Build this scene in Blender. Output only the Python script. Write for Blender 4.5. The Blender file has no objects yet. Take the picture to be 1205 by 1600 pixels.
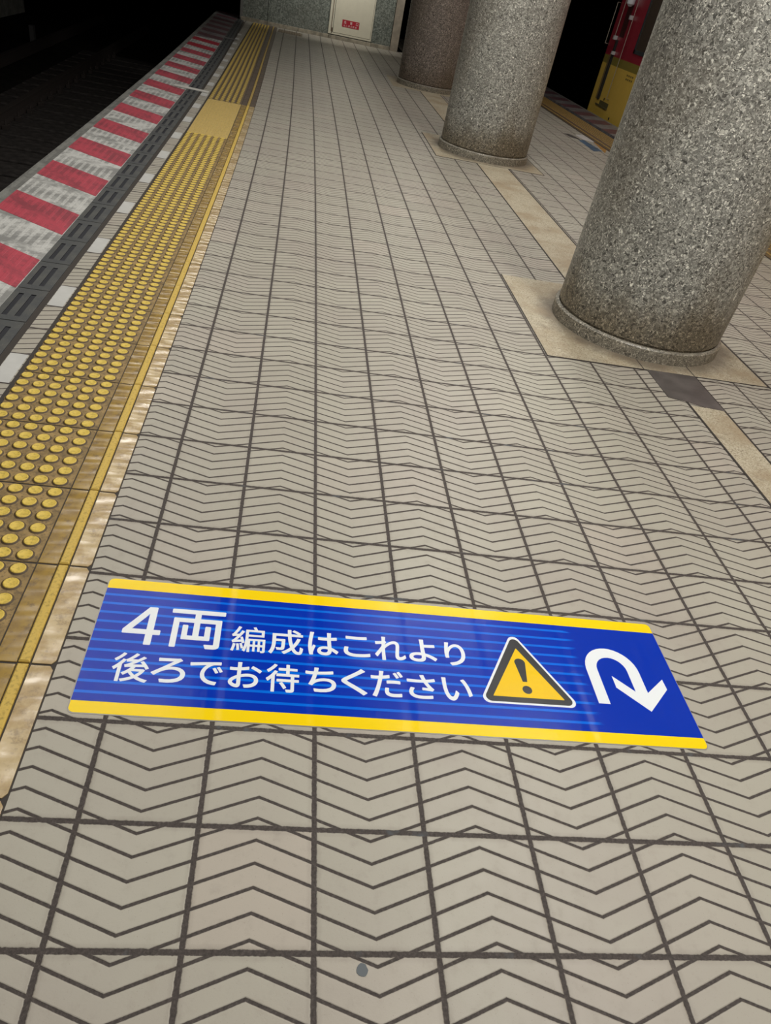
import bpy, bmesh, math, random
from mathutils import Vector, Matrix

# ---------------------------------------------------------------- camera, world, light
U = 0.2069                     # one floor tile in metres; all layout numbers below are in tiles
sc = bpy.context.scene
COL = sc.collection
random.seed(4)

def set_camera():
    f, yaw, pitch, roll = 1093.35, 0.19428, -0.68643, 0.22203
    C = Vector((1.27457, -2.07820, 5.87657)) * U
    fw = Vector((math.sin(yaw)*math.cos(pitch), math.cos(yaw)*math.cos(pitch), math.sin(pitch)))
    r = Vector((math.cos(yaw), -math.sin(yaw), 0)); u = r.cross(fw)
    r2 = math.cos(roll)*r + math.sin(roll)*u
    u2 = -math.sin(roll)*r + math.cos(roll)*u
    cd = bpy.data.cameras.new('camera'); co = bpy.data.objects.new('camera', cd); COL.objects.link(co)
    M = Matrix((r2, u2, -fw)).transposed().to_4x4(); M.translation = C
    co.matrix_world = M
    cd.sensor_fit = 'VERTICAL'; cd.sensor_height = 36; cd.sensor_width = 27
    cd.lens = f/1600*36
    cd.shift_x = 32.71/1600; cd.shift_y = 52.59/1600
    cd.clip_start = .02; cd.clip_end = 200
    sc.camera = co
set_camera()
sc.view_settings.view_transform = 'Standard'
sc.view_settings.look = 'None'
sc.view_settings.gamma = 1
sc.view_settings.exposure = 0.0
sc.view_settings.use_curve_mapping = False

w = bpy.data.worlds.new('world'); sc.world = w; w.use_nodes = True
w.node_tree.nodes['Background'].inputs[0].default_value = (.85, .9, 1, 1)
w.node_tree.nodes['Background'].inputs[1].default_value = 0.0

CEIL = 14.2
def lamp(x, y, power, sx=.12, sy=1.15, col=(1, .965, .91), z=CEIL-.35, spread=180):
    ld = bpy.data.lights.new('tube_or_fill_lamp', 'AREA'); ld.shape = 'RECTANGLE'
    ld.size = sx; ld.size_y = sy; ld.energy = power; ld.color = col; ld.spread = math.radians(spread)
    o = bpy.data.objects.new('tube_or_fill_lamp', ld); COL.objects.link(o)
    o.location = (x*U, y*U, z*U)
    return o
LAMPS = []
for y, p_ in ((-19,7),(-12,7),(-5,9),(2,15),(9,24),(16,27),(23,23),(30,14),(37,8),(45,6),(54,3),(63,2)):
    LAMPS.append((-3.4 if y < 30 else -3.4-(y-30)*.02, y, p_*.66))
for y, p_ in ((-13,9),(-6,15),(1,28),(8,42),(21,36),(28,28),(41,15),(47,12),(61,6)):
    LAMPS.append((9.2, y, p_*1.08))
for y in range(-12, 60, 9): LAMPS.append((20.5, y, 4 if y < 30 else 8))
for a in LAMPS: lamp(*a)
door_fill = lamp(4.2, 66, 28, .9, .10, z=12.2, spread=100)      # added unseen lamp, tilted at the end wall to brighten the cabinet door
door_fill.rotation_euler = (math.radians(62), 0, 0)

# ---------------------------------------------------------------- helpers
def bend(X, Y):
    """the platform curves gently to the left in the distance"""
    k = 1.2 if X < -3 else (1.0 if X < 0 else max(.85, 1-.07*X))
    d = 0
    if Y > 10:
        d = 2.7e-4*(min(Y, 50)-10)**2 + max(0, Y-50)*(.0245 if X < -3 else .018)
    s = 0
    if X > 12:
        s = .012*max(0, Y-24.5)*min(1, (X-12)/6)
        k = .85
    return X - k*d - s
def P(X, Y, Z=0): return Vector((bend(X, Y)*U, Y*U, Z*U))
def heading(X, Y):
    a = P(X, Y-.5); b = P(X, Y+.5)
    return math.atan2(-(b.x-a.x), b.y-a.y)

def tag(o, label=None, cat=None, group=None, kind=None):
    if label: o['label'] = label
    if cat: o['category'] = cat
    if group: o['group'] = group
    if kind: o['kind'] = kind
    return o

class MB:
    def __init__(s): s.v = []; s.f = []; s.m = []; s.uv = []; s.mi = 0
    def face(s, pts, uv=None):
        n = len(s.v); s.v += [tuple(p) for p in pts]; s.f.append(list(range(n, n+len(pts)))); s.m.append(s.mi)
        s.uv.append(uv if uv else [(p[0]/U, p[1]/U) for p in pts])
    def box(s, x0, x1, y0, y1, z0, z1, bot=True):
        """axis-aligned box in metres"""
        a = [(x0,y0,z0),(x1,y0,z0),(x1,y1,z0),(x0,y1,z0),(x0,y0,z1),(x1,y0,z1),(x1,y1,z1),(x0,y1,z1)]
        for q in ([4,5,6,7],[0,1,5,4],[1,2,6,5],[2,3,7,6],[3,0,4,7]) + (([3,2,1,0],) if bot else ()):
            s.face([a[i] for i in q])
    def bbox(s, x0, x1, y0, y1, z0, z1, b=.001):
        """box with chamfered top edges"""
        s.box(x0, x1, y0, y1, z0, z1-b)
        s.f.pop(-5-0) if False else None
        a = [(x0,y0),(x1,y0),(x1,y1),(x0,y1)]; c = [(x0+b,y0+b),(x1-b,y0+b),(x1-b,y1-b),(x0+b,y1-b)]
        for i in range(4):
            j = (i+1) % 4
            s.face([(*a[i],z1-b),(*a[j],z1-b),(*c[j],z1),(*c[i],z1)])
        s.face([(*q,z1) for q in c])
    def tube(s, a, b, r, n=12, r2=None):
        a = Vector(a); b = Vector(b); d = (b-a).normalized()
        t = d.orthogonal().normalized(); q = d.cross(t); r2 = r if r2 is None else r2
        A = [a+(t*math.cos(2*math.pi*i/n)+q*math.sin(2*math.pi*i/n))*r for i in range(n)]
        B = [b+(t*math.cos(2*math.pi*i/n)+q*math.sin(2*math.pi*i/n))*r2 for i in range(n)]
        for i in range(n):
            j = (i+1) % n; s.face([A[i],A[j],B[j],B[i]])
        s.face(A[::-1]); s.face(B)
    def lathe(s, prof, n=96, cx=0, cy=0, cap=True):
        for k in range(len(prof)-1):
            (r0,z0),(r1,z1) = prof[k], prof[k+1]
            for i in range(n):
                a = 2*math.pi*i/n; b = 2*math.pi*(i+1)/n
                s.face([(cx+r0*math.cos(a),cy+r0*math.sin(a),z0),(cx+r0*math.cos(b),cy+r0*math.sin(b),z0),
                        (cx+r1*math.cos(b),cy+r1*math.sin(b),z1),(cx+r1*math.cos(a),cy+r1*math.sin(a),z1)])
        if cap:
            r,z = prof[-1]
            s.face([(cx+r*math.cos(2*math.pi*i/n),cy+r*math.sin(2*math.pi*i/n),z) for i in range(n)])
    def prism(s, pts, z0, z1):
        """vertical prism from a counter-clockwise outline (metres)"""
        n = len(pts)
        s.face([(x,y,z1) for x,y in pts]); 
        for i in range(n):
            (x0,y0),(x1,y1) = pts[i], pts[(i+1)%n]
            s.face([(x0,y0,z0),(x1,y1,z0),(x1,y1,z1),(x0,y0,z1)])
    def strip(s, x0, x1, y0, y1, z0, z1, step=2, nx=1, skew=0, sides=True):
        """bent slab following the platform (tile units), top face with tile-unit uvs"""
        ys = [y0]
        while ys[-1]+step < y1-1e-6: ys.append(ys[-1]+step)
        ys.append(y1)
        xs = [x0+(x1-x0)*i/nx for i in range(nx+1)]
        q = lambda X,Y,Z: P(X, Y+skew*(X-x1)/(x0-x1) if skew else Y, Z)
        for a,b in zip(ys[:-1], ys[1:]):
            for c,d in zip(xs[:-1], xs[1:]):
                s.face([q(c,a,z1),q(d,a,z1),q(d,b,z1),q(c,b,z1)], [(c,a),(d,a),(d,b),(c,b)])
            if sides:
                s.face([q(x0,b,z0),q(x0,a,z0),q(x0,a,z1),q(x0,b,z1)], [(x0,b),(x0,a),(x0,a),(x0,b)])
                s.face([q(x1,a,z0),q(x1,b,z0),q(x1,b,z1),q(x1,a,z1)], [(x1,a),(x1,b),(x1,b),(x1,a)])
        if sides:
            s.face([q(x0,y0,z0),q(x1,y0,z0),q(x1,y0,z1),q(x0,y0,z1)])
            s.face([q(x1,y1,z0),q(x0,y1,z0),q(x0,y1,z1),q(x1,y1,z1)])
    def mesh(s, name, mats, smooth=False):
        me = bpy.data.meshes.new(name); me.from_pydata(s.v, [], s.f)
        for m in (mats if isinstance(mats, (list,tuple)) else [mats]): me.materials.append(m)
        l = me.uv_layers.new(name='UVMap'); k = 0
        for p in me.polygons:
            p.material_index = s.m[p.index]
            for j in range(p.loop_total): l.data[p.loop_start+j].uv = s.uv[p.index][j]
        if smooth:
            bm = bmesh.new(); bm.from_mesh(me); bmesh.ops.remove_doubles(bm, verts=bm.verts, dist=1e-6); bm.to_mesh(me); bm.free()
            for p in me.polygons: p.use_smooth = True
            me.set_sharp_from_angle(angle=math.radians(35))
        me.update(); return me
    def build(s, name, mats, parent=None, smooth=False):
        return link(name, s.mesh(name, mats, smooth), parent)
def link(name, me, parent=None):
    o = bpy.data.objects.new(name, me); COL.objects.link(o)
    if parent: o.parent = parent
    return o
def empty(name, loc=(0,0,0), rz=0):
    o = bpy.data.objects.new(name, None); COL.objects.link(o); o.location = loc; o.rotation_euler.z = rz
    o.empty_display_size = .1
    return o
def local_build(mb, name, mats, root, smooth=False):
    """mesh given in world metres, parented to a root that sits at its base"""
    bpy.context.view_layer.update()
    inv = root.matrix_world.inverted(); mb.v = [tuple(inv @ Vector(v)) for v in mb.v]
    return mb.build(name, mats, root, smooth)

# ---------------------------------------------------------------- node helpers
class NT:
    def __init__(s, name):
        s.m = bpy.data.materials.new(name); s.m.use_nodes = True; s.t = s.m.node_tree
        s.b = s.t.nodes['Principled BSDF']
    def n(s, t, **k):
        nd = s.t.nodes.new(t)
        for a,v in k.items(): setattr(nd, a, v)
        return nd
    def put(s, sock, v):
        if hasattr(v, 'is_output'): s.t.links.new(v, sock)
        elif v is not None:
            if sock.type == 'RGBA' and isinstance(v,(tuple,list)) and len(v) == 3: v = (*v, 1)
            sock.default_value = v
    def M(s, op, a, b=None, c=None, clamp=False):
        nd = s.n('ShaderNodeMath', operation=op, use_clamp=clamp)
        for i,v in enumerate((a,b,c)):
            if v is not None: s.put(nd.inputs[i], v)
        return nd.outputs[0]
    def ss(s, v, a, b):
        """smoothstep from a to b"""
        nd = s.n('ShaderNodeMapRange', interpolation_type='SMOOTHSTEP')
        s.put(nd.inputs[0], v); s.put(nd.inputs[1], a); s.put(nd.inputs[2], b)
        return nd.outputs[0]
    def mix(s, f, a, b, mode='MIX'):
        nd = s.n('ShaderNodeMix', data_type='RGBA', blend_type=mode)
        s.put(nd.inputs[0], f); s.put(nd.inputs[6], a); s.put(nd.inputs[7], b)
        return nd.outputs[2]
    def uv(s): 
        nd = s.n('ShaderNodeUVMap'); nd.uv_map = 'UVMap'; return nd.outputs[0]
    def obj(s): return s.n('ShaderNodeTexCoord').outputs['Object']
    def scale(s, v, k):
        nd = s.n('ShaderNodeVectorMath', operation='MULTIPLY'); s.put(nd.inputs[0], v)
        nd.inputs[1].default_value = k if isinstance(k,(tuple,list)) else (k,k,k); return nd.outputs[0]
    def xyz(s, v):
        nd = s.n('ShaderNodeSeparateXYZ'); s.put(nd.inputs[0], v); return nd.outputs
    def cmb(s, x, y, z=0):
        nd = s.n('ShaderNodeCombineXYZ'); s.put(nd.inputs[0],x); s.put(nd.inputs[1],y); s.put(nd.inputs[2],z); return nd.outputs[0]
    def noise(s, v, sc_, det=3, rough=.55, out=0):
        nd = s.n('ShaderNodeTexNoise'); s.put(nd.inputs['Vector'], v); nd.inputs['Scale'].default_value = sc_
        nd.inputs['Detail'].default_value = det; nd.inputs['Roughness'].default_value = rough
        return nd.outputs[out]
    def vor(s, v, sc_, out='Color', feature='F1', rnd=1):
        nd = s.n('ShaderNodeTexVoronoi', feature=feature); s.put(nd.inputs['Vector'], v)
        nd.inputs['Scale'].default_value = sc_; nd.inputs['Randomness'].default_value = rnd
        return nd.outputs[out]
    def ramp(s, v, pts, interp='LINEAR'):
        nd = s.n('ShaderNodeValToRGB'); r = nd.color_ramp; r.interpolation = interp
        while len(r.elements) < len(pts): r.elements.new(1)
        for e,(p,c) in zip(r.elements, pts): e.position = p; e.color = (*c,1)
        s.put(nd.inputs[0], v); return nd.outputs[0]
    def bump(s, h, strength=.5, dist=.002, normal=None):
        nd = s.n('ShaderNodeBump'); nd.inputs['Strength'].default_value = strength; nd.inputs['Distance'].default_value = dist
        s.put(nd.inputs['Height'], h)
        if normal is not None: s.put(nd.inputs['Normal'], normal)
        return nd.outputs[0]
    def out(s, col=None, rough=None, metal=None, normal=None, spec=None, coat=None, coatr=None):
        I = s.b.inputs
        for k,v in (('Base Color',col),('Roughness',rough),('Metallic',metal),('Normal',normal),('Specular IOR Level',spec),
                    ('Coat Weight',coat),('Coat Roughness',coatr)):
            if v is not None: s.put(I[k], v)
        return s.m
def lin(r,g,b):
    f = lambda c: ((c/255+.055)/1.055)**2.4 if c > 10 else c/255/12.92
    return (f(r),f(g),f(b))
def plain(name, c, rough=.5, metal=0, spec=.5, bump=0, bscale=200, var=.0):
    t = NT(name); col = c; nrm = None
    if var:
        n_ = t.noise(t.obj(), 9, 5, .6)
        col = t.mix(t.ss(n_, .35, .7), tuple(x*(1-var) for x in c), c)
    if bump: nrm = t.bump(t.noise(t.obj(), bscale, 3), bump, .001)
    return t.out(col, rough, metal, nrm, spec)

# ---------------------------------------------------------------- materials
def mat_tiles():
    t = NT('chevron_tiles'); uv = t.uv(); nz = t.noise(uv, 26, 3, .6, 1)
    off = t.scale(nz, .016)
    nd = t.n('ShaderNodeVectorMath', operation='ADD'); t.put(nd.inputs[0], uv); t.put(nd.inputs[1], off)
    nd2 = t.n('ShaderNodeVectorMath', operation='SUBTRACT'); t.put(nd2.inputs[0], nd.outputs[0]); nd2.inputs[1].default_value = (.008,.008,.008)
    X,Y,_ = t.xyz(nd2.outputs[0]); X0,Y0,_ = t.xyz(uv)
    # joints between tiles
    dx = t.M('ABSOLUTE', t.M('SUBTRACT', t.M('FRACT', t.M('ADD', X, .5)), .5))
    dy = t.M('ABSOLUTE', t.M('SUBTRACT', t.M('FRACT', t.M('ADD', Y, .5)), .5))
    jx = t.M('SUBTRACT', 1, t.ss(dx, .019, .027)); jy = t.M('SUBTRACT', 1, t.ss(dy, .019, .027))
    joint = t.M('MAXIMUM', jx, jy)
    # zigzag grooves (five to a tile); fine edges use the unwarped position
    Xw = t.M('ADD', X0, t.M('MULTIPLY', t.M('SUBTRACT', X, X0), .35)); Yw = t.M('ADD', Y0, t.M('MULTIPLY', t.M('SUBTRACT', Y, Y0), .35))
    tri = t.M('SUBTRACT', t.M('MULTIPLY', t.M('PINGPONG', t.M('SUBTRACT', Xw, .5), 1), 2), 1)
    g = t.M('DIVIDE', t.M('SUBTRACT', t.M('SUBTRACT', Yw, t.M('MULTIPLY', tri, .19)), .1), .2)
    dg = t.M('MULTIPLY', t.M('ABSOLUTE', t.M('SUBTRACT', t.M('FRACT', t.M('ADD', g, .5)), .5)), .2)
    groove = t.M('SUBTRACT', 1, t.ss(dg, .0115, .018))
    dark = t.M('MAXIMUM', joint, groove)
    # tile colour
    wn = t.n('ShaderNodeTexWhiteNoise', noise_dimensions='2D'); t.put(wn.inputs['Vector'], t.cmb(t.M('FLOOR', X0), t.M('FLOOR', Y0)))
    tone = t.ramp(wn.outputs['Value'], [(0,(.375,.353,.290)),(.45,(.395,.373,.306)),(.85,(.41,.388,.320)),(1,(.425,.382,.318))])
    big = t.noise(uv, .35, 4, .6); tone = t.mix(t.ss(big, .35, .75), tone, (.36,.325,.275))
    sm = t.noise(uv, 7, 5, .65); tone = t.mix(t.M('MULTIPLY', t.ss(sm, .5, .8), .28), tone, (.25,.22,.18))
    spk = t.noise(uv, 90, 2, .5); tone = t.mix(t.M('MULTIPLY', t.ss(spk, .68, .74), .5), tone, (.16,.13,.10))
    # thin grime line beside the joints
    near = t.M('SUBTRACT', 1, t.ss(t.M('MINIMUM', dx, dy), .03, .075)); tone = t.mix(t.M('MULTIPLY', near, t.M('MULTIPLY', sm, .45)), tone, (.2,.175,.14))
    gn = t.noise(uv, 38, 4, .7); gcol = t.ramp(gn, [(.3,(.028,.022,.019)),(.55,(.060,.048,.042)),(.72,(.10,.085,.075)),(.8,(.22,.2,.17))])
    bl = t.noise(uv, 2.4, 3, .6); gcol = t.mix(t.M('MULTIPLY', t.ss(bl, .60, .7), jy), gcol, (.075,.08,.085))
    spx = t.noise(uv, 150, 2, .6)      # pale grit caught in the grooves, darker pits in the glaze
    gcol = t.mix(t.M('MULTIPLY', t.ss(spx, .70, .76), .6), gcol, (.34,.31,.25))
    cl = t.noise(uv, 1.7, 5, .75); tone = t.mix(t.M('MULTIPLY', t.ss(cl, .58, .78), .30), tone, (.30,.245,.19))
    col = t.mix(dark, tone, gcol)
    h = t.M('SUBTRACT', 1, t.M('MAXIMUM', t.M('SUBTRACT', 1, t.ss(dg, .008, .024)), t.M('SUBTRACT', 1, t.ss(t.M('MINIMUM', dx, dy), .015, .034))))
    h2 = t.M('ADD', h, t.M('MULTIPLY', gn, .25))
    nrm = t.bump(h2, .8, .0012)
    ro = t.M('ADD', t.M('MULTIPLY', dark, .3), t.M('ADD', .36, t.M('MULTIPLY', sm, .22)))
    return t.out(col, ro, 0, nrm, .5)

def mat_terrazzo(name, light=(.33,.335,.29), dark=(.05,.05,.045), scale=95, dirt=0, brown=.0, joints=()):
    t = NT(name); o = t.obj()
    wv = t.noise(o, 45, 2, .6, 1)
    nd = t.n('ShaderNodeVectorMath', operation='ADD'); t.put(nd.inputs[0], o); t.put(nd.inputs[1], t.scale(wv, .030))
    v = nd.outputs[0]; L_ = lambda k: tuple(min(1, a*k) for a in light)
    cx,cy,cz = t.xyz(t.vor(v, scale, 'Color'))
    col = t.ramp(cx, [(0,dark),(.10,L_(.12)),(.16,L_(.38)),(.45,L_(.58)),(.72,L_(.9)),(.9,L_(1.35)),(1,L_(2.1))])
    dx,dy,dz = t.xyz(t.vor(v, scale*2.3, 'Color'))
    fine = t.ramp(dx, [(0,L_(.05)),(.25,L_(.32)),(.7,L_(.9)),(1,L_(1.9))])
    big = t.ss(cy, .45, .55); col = t.mix(t.M('SUBTRACT', 1, t.M('MULTIPLY', big, .85)), col, fine)
    ed = t.vor(v, scale, 'Distance', 'DISTANCE_TO_EDGE')
    col = t.mix(t.M('MULTIPLY', t.M('SUBTRACT', 1, t.ss(ed, .0, .12)), .7), col, L_(.22))
    tint = t.noise(o, 1.9, 4, .6); col = t.mix(t.M('MULTIPLY', t.ss(tint, .42, .68), .22+brown), col, (.17,.145,.105), 'MIX')
    x,y,z = t.xyz(o)
    if dirt:      # scuffed brown grime, rim ragged and mostly level, worn in by cleaning water
        sn = t.noise(t.scale(o, (1,1,.35)), 7, 5, .6)
        k = t.M('SUBTRACT', 1, t.ss(t.M('SUBTRACT', z, t.M('MULTIPLY', sn, .42)), -.12, .14))
        col = t.mix(t.M('MULTIPLY', k, dirt), col, t.mix(.9, col, (.46,.37,.25), 'MULTIPLY'))
    ang = t.M('ARCTAN2', y, x)
    for a in joints:
        d = t.M('ABSOLUTE', t.M('SUBTRACT', ang, a)); col = t.mix(t.M('MULTIPLY', t.M('SUBTRACT', 1, t.ss(d, .0015, .0035)), .85), col, (.03,.025,.02))
    nrm = t.bump(cx, .12, .001)
    return t.out(col, t.M('ADD', .33, t.M('MULTIPLY', cy, .25)), 0, nrm, .5)

def mat_cream(center=None):
    t = NT('cream_terrazzo'); o = t.obj()
    c = t.vor(o, 210, 'Color'); x,y,z = t.xyz(c)
    col = t.ramp(x, [(0,(.20,.165,.11)),(.14,(.36,.31,.22)),(.5,(.44,.39,.28)),(1,(.55,.50,.38))])
    n1 = t.noise(o, 3.2, 5, .65); col = t.mix(t.M('MULTIPLY', t.ss(n1, .40, .66), .75), col, (.31,.235,.145))
    n2 = t.noise(o, 9, 5, .7); col = t.mix(t.M('MULTIPLY', t.ss(n2, .56, .74), .5), col, (.12,.095,.07))
    if center:        # darker ragged ring round the pillar's foot
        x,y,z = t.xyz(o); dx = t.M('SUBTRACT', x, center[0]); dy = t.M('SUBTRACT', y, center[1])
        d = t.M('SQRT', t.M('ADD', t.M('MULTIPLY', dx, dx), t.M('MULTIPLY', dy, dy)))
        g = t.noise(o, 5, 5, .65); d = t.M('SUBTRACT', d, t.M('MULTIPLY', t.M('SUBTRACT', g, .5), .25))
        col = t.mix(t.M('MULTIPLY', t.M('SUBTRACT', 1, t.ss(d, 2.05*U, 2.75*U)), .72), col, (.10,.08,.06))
    return t.out(col, .5, 0, None, .4)

def mat_yellow(name, top=(.62,.45,.07), base=(.235,.165,.075), zs=.0012):
    """worn yellow resin: bright where raised, grimy where flat"""
    t = NT(name); o = t.obj(); x,y,z = t.xyz(o)
    n_ = t.noise(o, 22, 5, .65); n2 = t.noise(o, 120, 3, .6)
    flat = t.mix(t.ss(n_, .36, .68), base, tuple(a*1.75 for a in base))
    flat = t.mix(t.M('MULTIPLY', t.ss(n2, .48, .68), .65), flat, (.085,.058,.034))
    br = t.mix(t.ss(n2, .45, .75), top, tuple(a*.62 for a in top))
    ring = t.M('MULTIPLY', t.ss(z, .0026, .0030), t.M('SUBTRACT', 1, t.ss(z, .0052, .0066)))
    k = t.ss(z, zs, zs+.0012)
    both = t.mix(k, flat, br)
    if zs > 0: both = t.mix(t.M('MULTIPLY', ring, .85), both, (.055,.036,.02))
    return t.out(both, t.M('ADD', .38, t.M('MULTIPLY', n_, .3)), 0, t.bump(n2, .25, .0006), .35)

def mat_edge(name, c1, c2, c3, rough=.26):
    """thin glossy resin sheet, dented in ripples by feet"""
    t = NT(name); o = t.obj()
    nd = t.n('ShaderNodeVectorMath', operation='MULTIPLY'); t.put(nd.inputs[0], o); nd.inputs[1].default_value = (3.2, 13, 1)
    w1 = t.noise(nd.outputs[0], 2.3, 1.2, .4); n_ = t.noise(o, 14, 5, .65); n2 = t.noise(o, 90, 4, .6)
    n3 = t.noise(o, 34, 5, .7)
    col = t.mix(t.ss(n_, .40, .60), c1, c2); col = t.mix(t.M('MULTIPLY', t.ss(n3, .50, .68), .7), col, c3); col = t.mix(t.M('MULTIPLY', t.ss(n2, .6, .75), .4), col, c3)
    x,y,z = t.xyz(o)
    nb = t.bump(w1, .8, .009); nb = t.bump(n3, .25, .0012, nb)
    return t.out(col, rough, 0, nb, .8)

def mat_mat():
    t = NT('grey_rubber'); o = t.obj(); n_ = t.noise(o, 8, 5, .6)
    n2 = t.noise(o, 150, 2, .6)
    col = t.mix(t.ss(n_, .35, .7), (.062,.066,.068), (.098,.098,.088)); col = t.mix(t.M('MULTIPLY', t.ss(n2,.6,.7),.4), col, (.16,.15,.13))
    return t.out(col, .6, 0, t.bump(n2, .2, .001), .35)

def mat_paint(name, c, worn, amount=.5, ribs=0.0):
    """paint on ribbed edge tiles, worn through in patches"""
    t = NT(name); uv = t.uv(); X,Y,_ = t.xyz(uv)
    n_ = t.noise(uv, 1.1, 6, .7); n2 = t.noise(t.scale(uv,(9,1.4,1)), 3, 4, .6); n3 = t.noise(uv, 16, 4, .65)
    r = t.M('MULTIPLY', t.M('PINGPONG', X, .10), 10); seg = t.M('SUBTRACT', 1, t.ss(t.M('ABSOLUTE', t.M('SUBTRACT', t.M('FRACT', t.M('ADD', t.M('MULTIPLY', Y, .69), t.M('MULTIPLY', X, .35))), .5)), .34, .42))
    rib = t.M('MULTIPLY', t.ss(r, .5, .65), seg)
    k = t.M('MULTIPLY', t.ss(t.M('ADD', t.M('MULTIPLY', n_, .55), t.M('MULTIPLY', n3, .45)), .46, .60), amount)
    col = t.mix(k, c, worn); flat = t.M('MULTIPLY', t.M('SUBTRACT', 1, rib), t.M('MULTIPLY', t.ss(n_, .38, .6), ribs)); col = t.mix(flat, col, tuple(a*.8 for a in worn))
    col = t.mix(t.M('MULTIPLY', t.ss(n2, .6, .75), .35), col, worn)
    nb = t.bump(t.M('ADD', n3, rib), .4, .0012)
    return t.out(col, .55, 0, nb, .4)

def mat_sticker(name, c, c2=None, lines=False, rough=.15):
    """printed floor film lying over the tile joints; object space in metres, origin at the film's corner"""
    t = NT(name); o = t.obj(); x,y,z = t.xyz(o)
    X = t.M('DIVIDE', x, U); Y = t.M('DIVIDE', y, U)
    col = c
    if lines:
        Yl = t.M('ADD', Y, 2.08)
        ph = t.M('DIVIDE', t.M('SUBTRACT', Yl, 2.328), .1347)
        d = t.M('ABSOLUTE', t.M('SUBTRACT', t.M('FRACT', t.M('ADD', ph, .5)), .5))
        ln = t.M('SUBTRACT', 1, t.ss(d, .10, .14))
        inn = t.M('MULTIPLY', t.M('GREATER_THAN', Yl, 2.27), t.M('LESS_THAN', Yl, 3.73))
        wv = t.noise(t.scale(o, (30, 200, 1)), 1, 2)
        fade = t.M('SUBTRACT', 1, t.ss(t.M('ADD', X, t.M('MULTIPLY', wv, .2)), 5.52, 5.66))
        ln = t.M('MULTIPLY', t.M('MULTIPLY', ln, inn), fade)
        col = t.mix(ln, c, c2)
    # fine embossed weave, slack over the joints, a few wrinkles
    wv = t.M('MULTIPLY', t.M('SINE', t.M('MULTIPLY', t.M('ADD', x, y), 2600)), t.M('SINE', t.M('MULTIPLY', t.M('SUBTRACT', x, y), 2600)))
    jx = t.M('ABSOLUTE', t.M('SUBTRACT', t.M('FRACT', t.M('ADD', t.M('SUBTRACT', X, .36), .5)), .5))
    dip = t.M('SUBTRACT', 1, t.ss(jx, 0, .10))
    jy = t.M('ABSOLUTE', t.M('SUBTRACT', t.M('FRACT', t.M('ADD', t.M('ADD', Y, .08), .5)), .5))
    dip2 = t.M('SUBTRACT', 1, t.ss(jy, 0, .06))
    n_ = t.noise(o, 9, 4, .55)
    hb = t.M('ADD', t.M('MULTIPLY', t.M('ADD', dip, t.M('MULTIPLY', dip2, .4)), -1), t.M('MULTIPLY', n_, 2.2))
    nb = t.bump(hb, .55, .0012); nb = t.bump(wv, .2, .00016, nb)
    sp = t.noise(o, 260, 2, .5)
    return t.out(col, t.M('ADD', rough, t.M('MULTIPLY', sp, .1)), 0, nb, .2)

def mat_granite():
    t = NT('green_granite'); o = t.obj()
    c = t.vor(o, 62, 'Color'); x,y,z = t.xyz(c); n_ = t.noise(o, 1.3, 4, .6)
    col = t.ramp(x, [(0,(.055,.065,.055)),(.5,(.12,.135,.115)),(1,(.21,.23,.20))])
    col = t.mix(t.M('MULTIPLY', t.ss(n_,.4,.7), .4), col, (.10,.095,.075))
    return t.out(col, .35, 0, None, .5)

MT = mat_tiles()
M_dots = mat_yellow('yellow_tactile_resin', (.70,.51,.095), (.20,.135,.052), zs=.0052)
M_dotplain = mat_yellow('worn_yellow_patch', (.55,.40,.13), (.40,.28,.08), zs=-.01)
M_brown = mat_edge('amber_edge_sheet', (.36,.235,.055), (.27,.175,.055), (.13,.088,.05))
M_gold = mat_edge('pale_edge_sheet', (.56,.44,.25), (.44,.32,.16), (.24,.17,.10), .2)
M_bar = mat_yellow('yellow_bar_resin', (.60,.42,.09), (.45,.31,.07), zs=-.01)
M_mat = mat_mat(); M_slot = plain('dark_slot', (.012,.013,.018), .6)
M_white = mat_paint('worn_white_paint', (.54,.54,.51), (.27,.27,.255), .75, .85)
M_red = mat_paint('worn_red_film', (.45,.065,.09), (.25,.055,.07), .7, .6)
M_redb = mat_paint('clean_red_film', (.36,.025,.04), (.27,.03,.045), .3, .1)
M_whited = mat_paint('dull_white_paint', (.20,.185,.185), (.11,.095,.10), .9, .3)  # duller white for the far left end and the right edge
M_redd = mat_paint('dull_red_film', (.13,.055,.065), (.09,.055,.06), .8, .3)  # duller red for the far left stripes and the right edge
M_coping = mat_paint('bare_coping', (.22,.22,.20), (.13,.13,.12), .8, .6)
M_cream = mat_cream()
M_col = mat_terrazzo('pillar_terrazzo', (.48,.475,.425), (.03,.03,.027), 105, .9, .08, joints=(-1.587, 1.2))
M_col3 = mat_terrazzo('dimmed_pillar_terrazzo', (.34,.29,.25), (.03,.027,.024), 105, .6, .15, joints=(-1.587, 1.2))  # far pillar's dim light put into a darker, browner colour
M_ring = mat_terrazzo('pillar_base_terrazzo', (.40,.37,.30), (.12,.11,.09), 150, 0, .25)
M_slate = plain('dark_slate', (.115,.102,.095), .45, bump=.2, bscale=60, var=.35)
M_wtile = plain('plain_pale_tile', (.56,.56,.53), .45, var=.12)
M_granite = mat_granite()
M_conc = plain('stained_cream_stone', (.30,.27,.20), .6, var=.5)
M_door = plain('cream_enamel', (.50,.475,.37), .4, var=.06)
M_trench = plain('darkened_concrete', (.004,.004,.0038), .9, spec=.1, var=.5)  # darkness of trench and tunnel put into a near-black base colour
M_ball = plain('darkened_ballast', (.028,.025,.020), .95, spec=.1, bump=.8, bscale=30, var=.6)  # track-bed darkness put into the ballast colour
M_sleeper = plain('oily_timber', (.075,.067,.062), .85, spec=.15, bump=.5, bscale=40, var=.5)
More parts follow.
